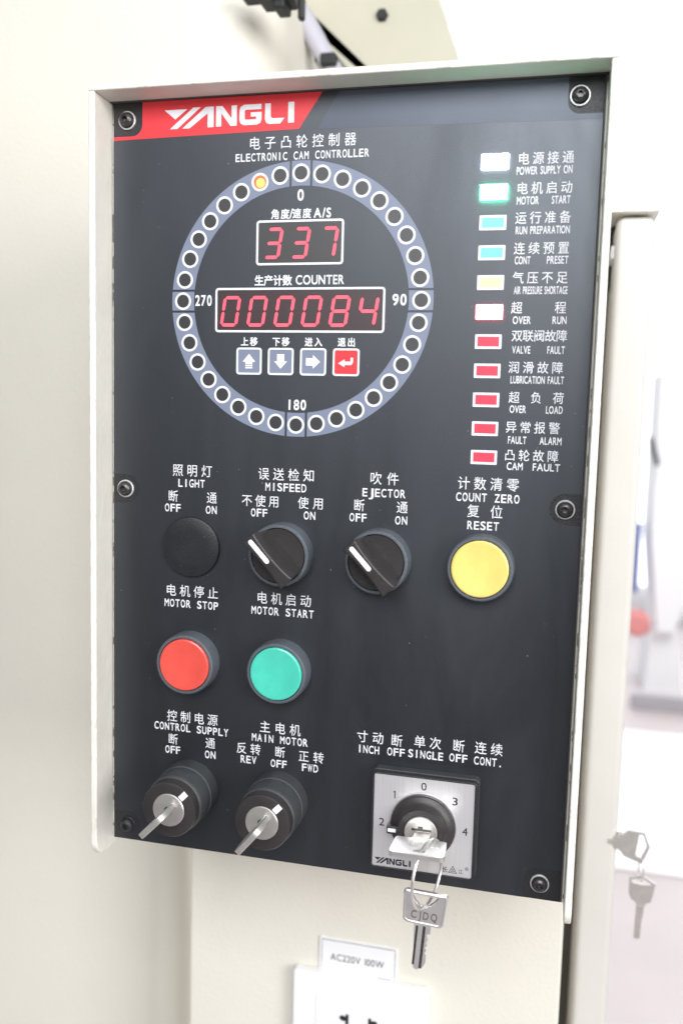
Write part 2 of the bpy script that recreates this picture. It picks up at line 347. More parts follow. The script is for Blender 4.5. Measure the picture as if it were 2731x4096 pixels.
# ================================================================ control box
box = thing("control_box", "cream steel control box holding a black operator panel of buttons, lamps and displays", "control box")
hb = MB()
hb.box(-94.0, 130.6, -263.6, 89.4, -127, -2.0)                       # shell behind the panel
hb.box(-94.4, 131.0, 89.5, 92.4, -127, 15.2)                          # top flange
for x0, x1 in ((-94.4, -91.3), (127.9, 131.0)):                       # side flanges with a rounded lower front corner
    prof = [(-127, 89.45), (15, 89.45), (15, -256)] + [(15 - 9 + 9 * math.cos(math.radians(a)), -258 - 9 * math.sin(math.radians(a))) for a in range(0, 91, 10)] + [(-127, -267)]
    n = len(prof)
    hb.add([(x0, z, h) for h, z in prof] + [(x1, z, h) for h, z in prof], [list(range(n)), list(range(n, 2 * n))[::-1]] + [[i, n + i, n + (i + 1) % n, (i + 1) % n] for i in range(n)])
lab(hb.build("housing", M['edge'], box, bevel=.7, segs=3), "cream painted steel housing with worn projecting flanges")
MB().box(-91.2, 127.8, 88.92, 89.48, -1.95, .6).build("joint_shade", M['gap'], box)  # dark strips paint joint shade between panel and flanges
MB().box(126.45, 127.05, -262.6, 88.9, -1.95, -.6).build("joint_shade", M['gap'], box)
# --- front panel: black plate with a printed overlay cut away round the screws
fp = MB().box(-90.1, 126.4, -262.6, 88.9, -1.9, -.35).build("front_panel", M['panelbase'], box, bevel=.15, segs=1)
lab(fp, "black operator panel with white bilingual printing")
def arc(cx, cz, r, a0, a1, n=8): return [(cx + r * math.cos(math.radians(a0 + (a1 - a0) * k / n)), cz + r * math.sin(math.radians(a0 + (a1 - a0) * k / n))) for k in range(n + 1)]
ov = [(-75.6, 88.7), (-75.6, 79)] + arc(-80.6, 79, 5, 0, -90) + [(-89.9, 74)]
ov += [(-89.9, -80.8)] + arc(-83.4, -87.5, 6.7, 90, -90) + [(-89.9, -94.2)]
ov += [(-89.9, -248)] + arc(-81.6, -253.6, 5.6, 90, 0) + [(-76, -262.4)]
ov += [(110.5, -262.4)] + arc(116, -253.5, 5.5, 180, 90) + [(126.2, -248)]
ov += [(126.2, -94.2)] + arc(119.6, -87.5, 6.7, 270, 90) + [(126.2, -80.8)]
ov += [(126.2, 74)] + arc(117.2, 79, 5, 270, 180) + [(112.2, 88.7)]
lab(MB().prism(ov, -.5, 0).build("overlay", M['panel'], fp), "matte black printed overlay film")
MB().sheet([(-89.9, 72.4), (-1.4, 73.6), (9.0, 88.7), (-75.5, 88.7), (-75.5, 79.0)] + arc(-80.6, 79, 5.1, 0, -90) + [(-89.9, 73.95)], .05).build("red_banner", M['red'], fp, fix=False)
MB().sheet([(7.2, 73.3), (126.1, 71.6), (126.1, 73.9)] + arc(117.2, 79, 5.1, 270, 180) + [(112.1, 88.6), (16.5, 88.6)], .05).build("slate_banner", M['banner'], fp, fix=False)
lg = MB()
for p in LOGO: lg.sheet(p, .1)
lg.build("logo", M['ink'], fp, fix=False)
# the dial ring: four arcs and four squares
dr = MB(); RO, RI = 60.3, 49.6
for q in range(4):
    c, s = math.cos(q * math.pi / 2), math.sin(q * math.pi / 2)
    rot = lambda x, z: (x * c + z * s, -x * s + z * c)
    sq = [(4.2 * (1 - 2 * k / 8), math.sqrt(RO ** 2 - (4.2 * (1 - 2 * k / 8)) ** 2)) for k in range(9)] + [(-4.2 + 8.4 * k / 8, math.sqrt(RI ** 2 - (-4.2 + 8.4 * k / 8) ** 2)) for k in range(9)]
    dr.sheet([rot(*p) for p in sq], .05)
    ao, ai = math.asin(5.2 / RO), math.asin(5.2 / RI); N = 40
    o_ = [(RO * math.sin(ao + (math.pi / 2 - 2 * ao) * k / N), RO * math.cos(ao + (math.pi / 2 - 2 * ao) * k / N)) for k in range(N + 1)]
    i_ = [(RI * math.sin(ai + (math.pi / 2 - 2 * ai) * k / N), RI * math.cos(ai + (math.pi / 2 - 2 * ai) * k / N)) for k in range(N + 1)]
    pts = [rot(*p) for p in o_ + i_]
    dr.add([(x, z, .05) for x, z in pts], [[k + 1, k, N + 1 + k, N + 2 + k] for k in range(N)])
dr.build("dial_ring", M['slate'], fp, fix=False)
# printed lettering, one legend per control
LG = lambda *p, label=None: legend(fp, p, label)
C = lambda t, a, b, z, s=5.7, **k: (lambda mb: cn(mb, t, a, b, z, s, **k))
E_ = lambda t, a, b, z, s=3.6, **k: (lambda mb: en(mb, t, a, b, z, s, **k))
P_ = lambda t, a, b, z, s=4.1, **k: (lambda mb: prop(mb, t, a, b, z, s, **k))
LG(C("电子凸轮控制器", -24.2, 24.4, 68.4, 5.6), E_("ELECTRONIC CAM CONTROLLER", -30.4, 30.2, 62.4, 3.3), label="panel title lettering")
LG(E_("0", -1.4, 1.5, 45.6, 4.6, off=.024)); LG(E_("90", 42.4, 48.6, .3, 4.6, off=.024)); LG(E_("180", -4.4, 4.6, -46, 4.4, off=.024)); LG(E_("270", -49.0, -41.0, .3, 4.6, off=.024))
LG(C("角度", -13.4, -5.0, 37.7, 4.2, off=.024), P_("/", -4.9, -3.3, 37.8, 4.0), C("速度", -3.5, 5.0, 37.8, 4.2, off=.024), P_("A/S", 6.2, 14, 37.8, 3.9, off=.025))
LG(C("生产计数", -20.6, -3.2, 9.0, 4.6, off=.024), P_("COUNTER", -1.4, 20.6, 9.1, 3.9, off=.02))
LG(C("照明灯", -59.6, -40, -77.6), E_("LIGHT", -56.7, -43.5, -83.6), C("断", -62, -56.6, -89.9, 5.4), C("通", -42.7, -37.2, -89.9, 5.4), E_("OFF", -63.4, -55.5, -95.5), E_("ON", -42.8, -37.4, -95.6))
LG(C("误送检知", -17.4, 9.3, -77.6), E_("MISFEED", -13.8, 5.6, -83.5), C("不使用", -25.2, -7.1, -90.2, 5.5), C("使用", 1.8, 13.9, -90.1, 5.5), E_("OFF", -20.6, -12.7, -95.7), E_("ON", 4.7, 10.1, -95.8))
LG(C("吹件", 34.9, 47.8, -77.5), E_("EJECTOR", 31.6, 51, -84), C("断", 27.5, 33, -89.9, 5.4), C("通", 47, 52.5, -89.9, 5.4), E_("OFF", 26, 33.8, -95.5), E_("ON", 46.8, 52.2, -95.8))
LG(C("计数清零", 73.8, 100, -77.9), E_("COUNT ZERO", 73.3, 100.4, -84), C("复位", 78.4, 93.6, -89.9), E_("RESET", 78.7, 92.2, -96.2))
LG(C("电机停止", -62.7, -36.2, -134.9), E_("MOTOR STOP", -63.3, -36.2, -141.1)); LG(C("电机启动", -17.2, 9.1, -135.3), E_("MOTOR START", -19.6, 10.4, -141.4))
LG(C("控制电源", -61.7, -35.7, -196.6), E_("CONTROL SUPPLY", -68.3, -30.3, -202.1), C("断", -61.3, -55.8, -208.2, 5.4), C("通", -42.1, -36.6, -208.1, 5.4), E_("OFF", -62.5, -54.8, -213.6), E_("ON", -42, -36.6, -213.9))
LG(C("主电机", -14.6, 5.4, -197), E_("MAIN MOTOR", -18.4, 9, -202.6), C("反转", -26, -14, -208.6, 5.5), C("断", -7.2, -1.7, -208.5, 5.4), C("正转", 4.7, 16.9, -209.1, 5.5), E_("REV", -23.8, -16, -214), E_("OFF", -8.8, -1, -214.3), E_("FWD", 6.5, 14.3, -214.5))
LG(C("寸动", 32.3, 44.8, -196.4), C("断", 48.1, 53.6, -196.6), C("单次", 58.8, 71.1, -195.9), C("断", 76.2, 81.7, -195.9), C("连续", 86.1, 98.4, -195.7), E_("INCH", 32.8, 42.9, -202.3), E_("OFF", 46.7, 54.7, -202.1), E_("SINGLE", 56.4, 72.2, -201.8), E_("OFF", 75, 83, -201.6), E_("CONT.", 86, 98.6, -201.7))
rows = [("电源接通", [("POWER SUPPLY ON", 92.9, 115.3)], 57.3, 52.4), ("电机启动", [("MOTOR", 93.5, 102.4), ("START", 107.7, 115.1)], 45.4, 40.4), ("运行准备", [("RUN PREPARATION", 93.6, 115.5)], 33.5, 28.4),
        ("连续预置", [("CONT", 93.8, 100.2), ("PRESET", 106.9, 115.6)], 21.1, 16.2), ("气压不足", [("AIR PRESSURE SHORTAGE", 94, 115.9)], 9.1, 3.9), ("超  程", [("OVER", 94.1, 101.5), ("RUN", 110.4, 116.1)], -3.2, -8.4),
        ("双联阀故障", [("VALVE", 94.4, 101.9), ("FAULT", 108.9, 116)], -14.8, -20.7), ("润滑故障", [("LUBRICATION FAULT", 94.3, 116.3)], -28, -33.2), ("超 负 荷", [("OVER", 94.5, 101.3), ("LOAD", 109.6, 116.4)], -40.6, -45.6),
        ("异常报警", [("FAULT", 94.4, 102.1), ("ALARM", 107.6, 116.6)], -53.2, -58.7), ("凸轮故障", [("CAM", 94.4, 101.1), ("FAULT", 105.3, 116.6)], -65.1, -69.9)]
kinds = [("litwhite", "lit white indicator lamp"), ("litgreen", "lit green indicator lamp glowing at its edges"), ("teal", "unlit teal indicator lamp"), ("teal", "unlit teal indicator lamp"), ("pale", "pale yellow indicator lamp"), ("litpink", "lit white indicator lamp with reddish edges")] + [("redlens", "unlit red indicator lamp")] * 5
for i, (c_, es, zc, ze) in enumerate(rows):
    n5 = len(c_) == 5
    LG(C(c_, 93.2 if not n5 else 93.9, 115.7 if not n5 else 116.7, zc, 5.0 if not n5 else 4.9), *[P_(t, a, b, ze, 3.1) for t, a, b in es])
    z = 56.19 - 12.287 * i - 36.7 + 0 * i if False else (19.5 + 36.86) - 12.29 * i
    x = 83.9 + .06 * i
    fr = MB().ring(rrect(-5.6, 5.6, -3.05, 3.05, .3, 2), rrect(-4.55, 4.55, -2.05, 2.05, .1, 2), 0, .12).build("indicator_lamp", M['ink'] if i not in (0, 1, 5) else M[kinds[i][0]], box, (x, z, 0))
    lab(fr, kinds[i][1])
    MB().sheet(rrect(-4.55, 4.55, -2.05, 2.05, .1, 2), .06 if i not in (0, 1, 5) else 1.0).build("lens", M[kinds[i][0]], fr, fix=False)
    if i in (0, 1, 5):      # the lit lamps stand a little proud and shine sideways over the film
        MB().ring(rrect(-5.6, 5.6, -3.05, 3.05, .3, 2), rrect(-5.5, 5.5, -2.95, 2.95, .3, 2), .12, .98).build("lens_edge", M[("edgewhite", "edgegreen", 0, 0, 0, "edgered")[i]], fr)
        MB().ring(rrect(-5.55, 5.55, -3.0, 3.0, .3, 2), rrect(-4.5, 4.5, -2.0, 2.0, .1, 2), .99).build("lens_rim", M[kinds[i][0]], fr, fix=False)
# ring of dots
ringm = dotm = None
for k in range(36):
    a = math.radians(10 * k); x, z = 55 * math.sin(a), 55 * math.cos(a)
    if ringm is None:
        ringm = MB().ring(circle(3.95, 40), circle(2.95, 40), 0, .14).build("dial_lamp", M['ink'], box, (x, z, 0))
        dotm = MB().sheet(circle(2.95, 40), .07).build("lens", M['hole'], ringm, fix=False); r_ = ringm
    else:
        r_ = ringm.copy(); COL.objects.link(r_); r_.location = V(x, z, 0)
        d_ = dotm.copy(); COL.objects.link(d_); d_.parent = r_
        if k == 34:
            d_.data = dotm.data.copy(); d_.data.materials[0] = M['ledred']; lab(r_, "lit orange dot lamp of the dial")
            MB().sheet(circle(2.0, 30, .25, -.35), .1).build("lit_core", M['ledyel'], r_, fix=False)
# displays
SEG = {'0': 'abcdef', '3': 'abcdg', '7': 'abc', '8': 'abcdefg', '4': 'bcfg'}
def digit(ch, w, hgt, t=1.45, slant=.15):
    mb = MB(); g = .16
    H2 = hgt / 2
    def hseg(z): return [(g + t * .5, z), (g + t, z + t / 2), (w - g - t, z + t / 2), (w - g - t * .5, z), (w - g - t, z - t / 2), (g + t, z - t / 2)]
    def vseg(x, z0, z1): return [(x, z0 + g + t * .5 - t / 2), (x + t / 2, z0 + g + t - t / 2), (x + t / 2, z1 - g - t + t / 2), (x, z1 - g - t * .5 + t / 2), (x - t / 2, z1 - g - t + t / 2), (x - t / 2, z0 + g + t - t / 2)]
    top, bot = hgt - t / 2, t / 2
    S_ = dict(a=hseg(top), d=hseg(bot), g=hseg(H2), f=vseg(t / 2, H2, top), e=vseg(t / 2, bot, H2), b=vseg(w - t / 2, H2, top), c=vseg(w - t / 2, bot, H2))
    for s in SEG[ch]: mb.sheet([(x + slant * z, z) for x, z in S_[s]], .1)
    return mb
def display(x0, x1, z0, z1, label, wm):
    fr = MB().ring(rrect(x0, x1, z0, z1, 1.5), rrect(x0 + .95, x1 - .95, z0 + .95, z1 - .95, .7), 0, .14).build("digital_display", M['ink'], box); lab(fr, label)
    MB().sheet(rrect(x0 + .95, x1 - .95, z0 + .95, z1 - .95, .7), .05).build("display_window", wm, fr, fix=False); return fr
d1 = display(-20.1, 20, 15.6, 35.1, "small red digital display reading 337", M['dark'])
for ch, x in zip("337", (-16.9, -4.3, 8.4)): digit(ch, 7.6, 13.6).build("digit", M['seg'], d1, (x, 18.3, 0), fix=False)
d2 = display(-39.2, 39.2, -13.95, 5.8, "wide red digital display reading 000084", M['glowwin'])
for i, ch in enumerate("000084"): digit(ch, 8.4, 13.6).build("digit", M['seg'], d2, (-37.1 + 12.72 * i, -11.4, 0), fix=False)
up_ = [(-1.6, -3.2), (1.6, -3.2), (1.6, -2.4), (-1.6, -2.4)]
for x, lb, t, fm, lt in ((-22.7, "grey arrow key pointing up", 'u', 'slate', "上移"), (-7.7, "grey arrow key pointing down", 'd', 'slate', "下移"), (7.4, "grey arrow key pointing sideways", 'r', 'slate', "进入"), (22.5, "red return arrow key", 'e', 'red', "退出")):
    k = MB().ring(rrect(-6.05, 6.05, -6.05, 6.05, 1.4), rrect(-5.2, 5.2, -5.2, 5.2, .8), 0, .2).build("arrow_key", M['ink'], box, (x, -26.8, 0)); lab(k, lb)
    MB().prism(rrect(-5.2, 5.2, -5.2, 5.2, .8), 0, .1).build("key_face", M[fm], k)
    a = MB(); A = [(0, 3.3), (3.1, -.1), (1.7, -.1), (1.7, -3.3), (-1.7, -3.3), (-1.7, -.1), (-3.1, -.1)]
    if t == 'u': a.sheet([(0, 3.3), (-3.1, -.3), (-1.7, -.3), (-1.7, -1.4), (1.7, -1.4), (1.7, -.3), (3.1, -.3)], .2).sheet([(-1.7, -1.7), (1.7, -1.7), (1.7, -2.3), (-1.7, -2.3)][::-1], .2).sheet([(-1.7, -2.6), (1.7, -2.6), (1.7, -3.3), (-1.7, -3.3)][::-1], .2)
    if t == 'd': a.sheet([(x_, -z_) for x_, z_ in A], .2)
    if t == 'r': a.sheet([(z_, x_) for x_, z_ in A][::-1], .2)
    if t == 'e': a.sheet([(-3.6, -.5), (-.6, 1.3), (-.6, .3), (2.0, .3), (2.0, 2.0), (3.2, 2.0), (3.2, 0), (2.4, -1.2), (-.6, -1.2), (-.6, -2.2)], .2)
    a.build("arrow", M['ink'], k, fix=False)
    legend(fp, [C(lt, x - 4.0, x + 4.0, -18.0, 3.9, off=.024)])
# screws
scr = None
for x, z in ((-83, 81), (116.9, 81), (-83.7, -87.5), (119.6, -87.5), (-82.5, -254.8), (117.2, -255)):
    if scr is None:
        scr = MB().lathe([(4.15, -.4), (4.15, .35), (3.9, .6), (3.6, .6)], 40).build("panel_screw", M['washer'], box, (x, z, 0))
        hd = MB().lathe([(3.55, .3), (3.5, 1.0), (3.1, 2.0), (2.4, 2.7), (1.55, 3.0)], 40).lathe([(1.55, 3.0), (1.35, 3.0), (1.3, 1.4), (0, 1.2)], 6).build("screw_head", M['screw'], scr)
    else:
        s2 = scr.copy(); COL.objects.link(s2); s2.location = V(x, z, 0); h2 = hd.copy(); COL.objects.link(h2); h2.parent = s2
        if z < -200 and x < 0:      # painted over black, hardly shows
            s2.data = scr.data.copy(); s2.data.materials[0] = M['panelbase']; h2.data = hd.data.copy(); h2.data.materials[0] = M['panelbase']; lab(s2, "screw painted black")
# blanking cap
lab(MB().lathe([(14.3, 0), (14.25, 1.2), (13.9, 1.8), (13.2, 2.1), (8, 2.35), (0, 2.45)], 80).build("blanking_cap", M['panelcap'], box, (-49.7, -113.5, 0)), "round black blanking cap")
# push buttons
COLLAR = [(14.45, 0), (14.45, 1.2), (14.3, 7.2), (14.0, 8.2), (13.5, 8.6), (12.75, 8.6), (12.6, 8.2), (12.6, 4)]
def pushbutton(x, z, m_, label):
    b = MB().lathe(COLLAR, 80).build("push_button", M['collar'], box, (x, z, 0)); lab(b, label)
    MB().lathe([(12.35, 4), (12.35, 8.3), (12.15, 8.8), (11.6, 9.1), (10.8, 9.05), (9, 8.75), (6, 8.3), (3, 8.05), (0, 7.95)], 80).build("button_cap", M[m_], b); return b
pushbutton(-49.5, -168.4, 'capred', "red push button"); pushbutton(-4.6, -168.5, 'capgreen', "green push button"); pushbutton(85.5, -114.0, 'capyellow', "yellow push button with scuffed cap")
# selector switches
def selector(x, z, label):
    b = MB().lathe(COLLAR, 80).build("selector_switch", M['collar'], box, (x, z, 0)); lab(b, label)
    MB().lathe([(12.4, 4), (12.4, 8.0), (12.1, 8.5), (10.5, 8.4), (0, 7.6)], 80).build("selector_disc", M['knob'], b)
    a = math.radians(-46.8); d = (math.cos(a), math.sin(a)); nrm = (-d[1], d[0])
    def F(mb): mb.X = lambda u, v, h: (u * d[0] + v * nrm[0], u * d[1] + v * nrm[1], h); return mb
    mb = F(MB()); lev = [(7.0, 12.3, 4.8, 4.6), (9.5, 12.3, 4.0, 3.5), (14, 12.6, 3.6, 2.95), (23.4, 13.2, 3.75, 2.75), (24.4, 12.8, 3.3, 2.35)]
    N = 14; vs = []
    for h, L_, we, ww in lev:
        side = [(-L_ + 2 * L_ * k / N, ww + (we - ww) * abs(-1 + 2 * k / N) ** 2.2) for k in range(N + 1)]
        vs += [(u, v, h) for u, v in side] + [(u, -v, h) for u, v in side[::-1]]
    n = 2 * (N + 1); fs = [list(range(n * (len(lev) - 1), n * len(lev)))]
    for r in range(len(lev) - 1): fs += [[r * n + k, r * n + (k + 1) % n, (r + 1) * n + (k + 1) % n, (r + 1) * n + k] for k in range(n)]
    mb.add(vs, fs, True)
    kn = mb.build("knob_grip", M['knob'], b, bevel=.6, segs=3)
    F(MB()).prism(rrect(-11.8, 1.2, -1.05, 1.05, 1.0), 24.1, 24.52).build("pointer_mark", M['mark'], b)
    return b
selector(-4.7, -113.8, "black selector knob turned towards OFF, under MISFEED"); selector(40.3, -114.1, "black selector knob turned towards OFF, under EJECTOR")
# key switches
def keyswitch(x, z, label, white_angle=46):
    b = MB().lathe([(14.45, 0), (14.45, 1.0), (14.2, 7.6), (13.7, 8.1), (14.0, 8.5), (13.8, 17.5), (13.3, 18.6), (12.7, 19.0), (12.7, 20)], 80).build("key_switch", M['barrel'], box, (x, z, 0)); lab(b, label)
    MB().ring(circle(14.12, 72), circle(13.5, 72), 7.9, 8.35).build("groove_line", M['collar'], b)
    MB().lathe([(12.6, 19), (13.0, 19.6), (13.0, 24.0), (12.7, 24.5), (12.2, 24.7), (8.0, 24.7), (7.8, 24.0)], 80).build("switch_bezel", M['knob'], b)
    MB().lathe([(7.75, 22), (7.75, 24.9), (7.4, 25.3), (0, 25.3)], 60).build("lock_cylinder", M['dullsteel'], b)
    a = math.radians(white_angle); mk = MB(); mk.X = lambda u, v, h: (u * math.cos(a) - v * math.sin(a), u * math.sin(a) + v * math.cos(a), h)
    mk.box(8.2, 12.3, -1.35, 1.35, 24.4, 24.85).build("pointer_mark", M['mark'], b)
    k = MB(); k.X = mk.X; k.box(-4.2, 4.2, -.75, .75, 25.0, 25.36).lathe([(1.9, 25.3), (1.9, 25.4), (0, 25.4)], 24).build("keyhole", M['screw'], b)
    return b
keyswitch(-49.6, -232.2, "black key switch under CONTROL SUPPLY with its key in"); keyswitch(-4.7, -232.3, "black key switch under MAIN MOTOR with its key in")
# cam switch
cs = MB().prism(rrect(-24.0, 24.0, -22.6, 23.0, 2.2), 0, 5).build("cam_switch", M['barrel'], box, (65.3, -231.6, 0), bevel=.4); lab(cs, "square rotary cam switch with a brushed metal face numbered 0 to 4")
MB().ring(rrect(-23.7, 23.7, -22.3, 22.6, 2.0), rrect(-22.5, 22.3, -21.5, 21.8, .8), 4.8, 8.5).build("cam_frame", M['plastic'], cs, bevel=.3)
MB().prism(rrect(-22.5, 22.3, -21.5, 21.8, .8), 5, 8.0).build("face_plate", M['brushed'], cs)
nm = MB()
nm.prism([(-13.35, 11.15), (-12.9, 11.15), (-12.9, 14.65), (-13.2, 14.65), (-13.9, 14.1), (-13.9, 13.75), (-13.35, 14.05)], 8.03, 8.06)
for t, x, z in (("0", 65.1, -213.4), ("2", 46.6, -232.2), ("3", 79.1, -218.5), ("4", 84, -231.8)):
    prop(nm, t, x - 65.3 - (1.15 if t != '1' else .5), x - 65.3 + (1.15 if t != '1' else .5), z + 231.6, 3.5, h=8.06, off=.006)
nm.build("numerals", M['blackink'], cs, fix=False)
lg = MB(); lk = 16.6 / 60.9
for p in LOGO: lg.sheet([((x + 64.6) * lk + 43.8 - 65.3, (z - 76.2) * .335 - 251.9 + 231.6) for x, z in p], 8.06)
lg.build("logo", M['blackink'], cs, fix=False)
mk = MB(); cn(mk, "长", 74.3 - 65.3, 77.2 - 65.3, -250.4 + 231.6, 2.8, h=8.06, off=.004); cn(mk, "江", 81.6 - 65.3, 84.0 - 65.3, -250.5 + 231.6, 2.0, h=8.06, off=.002)
tri = lambda r: [(14.0 + r * math.sin(math.radians(120 * k)), -19.0 + r * math.cos(math.radians(120 * k))) for k in range(3)][::-1]
mk.ring(tri(2.3), tri(1.8), 8.06).ring(tri(1.0), tri(.6), 8.06).ring(circle(.8, 20, 20.2, -17.3), circle(.65, 20, 20.2, -17.3), 8.06); prop(mk, "R", 19.9, 20.5, -17.3, .8, h=8.06)
mk.build("maker_mark", M['blackink'], cs, fix=False)
MB().lathe([(15.0, 7.9), (15.0, 8.25), (14.6, 8.3)], 72).build("rotor_rim", M['steel'], cs)
MB().lathe([(14.5, 8), (14.5, 9.6), (14.1, 10.2), (12.2, 11.0), (10.9, 12.4), (10.5, 14.4), (10.0, 15.0), (7.7, 15.0), (7.5, 14)], 80).build("rotor", M['knob'], cs)
MB().lathe([(7.35, 12), (7.35, 15.2), (7.0, 15.6), (0, 15.6)], 60).build("lock_cylinder", M['dullsteel'], cs)
MB().box(-4.0, 4.8, .95, 2.0, 15.3, 15.68).box(-1.2, 1.0, .95, 3.0, 15.3, 15.67).build("keyhole", M['screw'], cs)
pt = MB().box(-15.6, -10.2, -3.6, .1, 8.2, 12.8).build("pointer", M['knob'], cs, bevel=.5)
MB().prism(rrect(-15.0, -11.4, -2.5, -.9, .2, 2), 12.7, 12.95).build("pointer_mark", M['mark'], pt)

# ================================================================ keys
def bar_key(name, label, at, ang, long_, group=None):
    """key standing straight out of a lock, its flat side turned by ang"""
    k = thing(name, label, "key", at, group); a = math.radians(ang)
    def F(mb): mb.X = lambda u, v, h: (u * math.cos(a) - v * math.sin(a), u * math.sin(a) + v * math.cos(a), h); return mb
    mb = F(MB()); t = 1.3
    prof = fillet([(-3.6, -1), (3.6, -1), (3.6, 4.5), (8.6, 5.6), (9.4, long_ - 5), (7.0, long_), (-7.0, long_), (-9.4, long_ - 5), (-8.6, 5.6), (-3.6, 4.5)], [0, 0, 1, 2, 3, 3, 3, 3, 2, 1])
    n = len(prof)
    mb.add([(u, -t, h) for u, h in prof] + [(u, t, h) for u, h in prof], [list(range(n)), list(range(n, 2 * n))[::-1]] + [[i, n + i, n + (i + 1) % n, (i + 1) % n] for i in range(n)])
    mb.build("key_bow", M['dullsteel'], k, bevel=.3)
    return k
bar_key("switch_key", "steel key seen edge on in the key switch under CONTROL SUPPLY", (-49.6, -232.2, 25.4), 45.5, 18.5, "keys standing in the two round key switches")
bar_key("switch_key", "steel key seen edge on in the key switch under MAIN MOTOR", (-4.7, -232.3, 25.4), 50, 19.5, "keys standing in the two round key switches")
# key in the cam switch, lying flat (its face looks up)
k3 = thing("cam_switch_key", "steel key with a wide flat bow in the square cam switch, carrying a ring", "key", (66.3, -231.7, 15.7))
def hole_plate(mb, outer, hole, a0, a1, axis):
    """thick plate with one hole: outline and hole are resampled to the same count of rays from the hole's centre"""
    cx = sum(p[0] for p in hole) / len(hole); cy = sum(p[1] for p in hole) / len(hole)
    def hit(poly, an):
        d = Vector((math.cos(an), math.sin(an))); best = 0
        for i in range(len(poly)):
            p, q = Vector(poly[i - 1]) - Vector((cx, cy)), Vector(poly[i]) - Vector((cx, cy)); e = q - p
            den = d.x * e.y - d.y * e.x
            if abs(den) < 1e-9: continue
            t = (p.x * e.y - p.y * e.x) / den; s = (p.x * d.y - p.y * d.x) / den
            if t > 0 and -1e-6 <= s <= 1 + 1e-6: best = max(best, t)
        return (cx + d.x * best, cy + d.y * best)
    angs = sorted({math.atan2(p[1] - cy, p[0] - cx) for p in outer + hole} | {math.pi * 2 * k / 48 - math.pi for k in range(48)})
    o_ = [hit(outer, a) for a in angs]; i_ = [hit(hole, a) for a in angs]
    mb.X = axis; mb.ring(o_, i_, a0, a1); return mb
bow = fillet([(-10.6, 6.6), (-3.9, 6.6), (-3.9, 5.8), (3.9, 5.8), (3.9, 6.6), (11.4, 6.6), (12.0, 19.8), (10.6, 21.2), (-10.2, 21.4), (-11.4, 20.2)], [1.2, 0, 0, 0, 0, 1.2, 1, 1, 1, 1])
hole_plate(MB(), bow, rrect(-1.6, 3.6, 16.6, 18.9, .4, 3), -1.25, 1.0, lambda u, h, v: (u, v, h)).build("key_bow", M['steel'], k3, bevel=.5, segs=3)
nk = MB(); nk.X = lambda u, v, h: (u, v, h); nk.box(-3.6, 3.6, -.9, .9, -.4, 6.2); nk.build("key_neck", M['dullsteel'], k3, bevel=.2)
tx = MB(); tx.X = lambda u, h, v: (u, v, h)
prop(tx, "TIL", -5.2, 1.6, 12.0, 3.2, h=1.05, off=.01); tx.box(5.4, 8.6, 12.6, 13.1, 1.0, 1.12).box(6.75, 7.25, 11.2, 14.5, 1.0, 1.12); tx.build("embossing", M['dullsteel'], k3, fix=False)
# ring through the bow
rc = Vector((70.4, -243.6, 27.0)); u_ = Vector((.30, 0, -.954)); w_ = Vector((0, 1, 0))
kr = thing("key_ring", "thin split steel ring looped through the bow of the cam switch key", "key ring", tuple(rc))
MB().tube([tuple((u_ * math.cos(t) + w_ * math.sin(t)) * 14.5 + u_.cross(w_) * (.45 * (i / 63 - .5))) for i, t in [(i, math.radians(40 + 11.2 * i)) for i in range(64)]], .55, 8).build("ring_wire", M['steel'], kr)
# key hanging on the ring
hk = thing("hanging_key", "steel key stamped CJDQ hanging from the ring below the panel", "key", (69.9, -257.5, 27))
tilt = math.radians(-4.0)
def T(mb): mb.X = lambda u, v, h: (u * math.cos(tilt) - v * math.sin(tilt), u * math.sin(tilt) + v * math.cos(tilt), h - u * .05); return mb
bow = fillet([(-8.6, 5.9), (8.9, 5.9), (9.6, 5.0), (8.9, -8.2), (7.6, -9.2), (-7.2, -9.0), (-8.7, -7.8), (-9.5, 5.0)], 1.0)
hb2 = MB(); hole_plate(hb2, bow, fillet([(-5.6, 4.2), (5.6, 4.2), (3.4, 1.2), (0.8, -.9), (-1.5, -.9), (-4.2, 1.6)], .5), -1.0, 1.0, T(MB()).X)
hb2.build("key_bow", M['steel'], hk, bevel=.4)
T(MB()).ring([(x * .97, z * .95 - .1) for x, z in bow], [(x * .89, z * .84 - .25) for x, z in bow], .95, 1.35).build("bow_rim", M['steel'], hk, bevel=.15)
tx = T(MB()); prop(tx, "CJDQ", -5.3, 5.9, -4.6, 3.4, h=1.12, off=-.012, gap=.26); tx.build("stamped_letters", M['stamp'], hk, fix=False)
bd = T(MB())
bd.prism([(-3.6, -8.8), (3.7, -8.8), (3.7, -12.6), (2.4, -12.9), (2.6, -14.6), (3.1, -15.6), (2.4, -16.8), (3.0, -18), (2.2, -19.2), (2.9, -20.6), (2.3, -21.8), (3.0, -23.2), (3.0, -26.2), (2.0, -28.4), (.6, -29.2), (-1.0, -29.9), (-2.2, -28.6)], -.9, .9)
bd.build("key_blade", M['steel'], hk, bevel=.2)
T(MB()).box(-2.7, -1.7, -27.6, -9.6, .88, .93).box(.3, 1.5, -28.8, -9.4, .88, .93).build("blade_groove", M['screw'], hk)
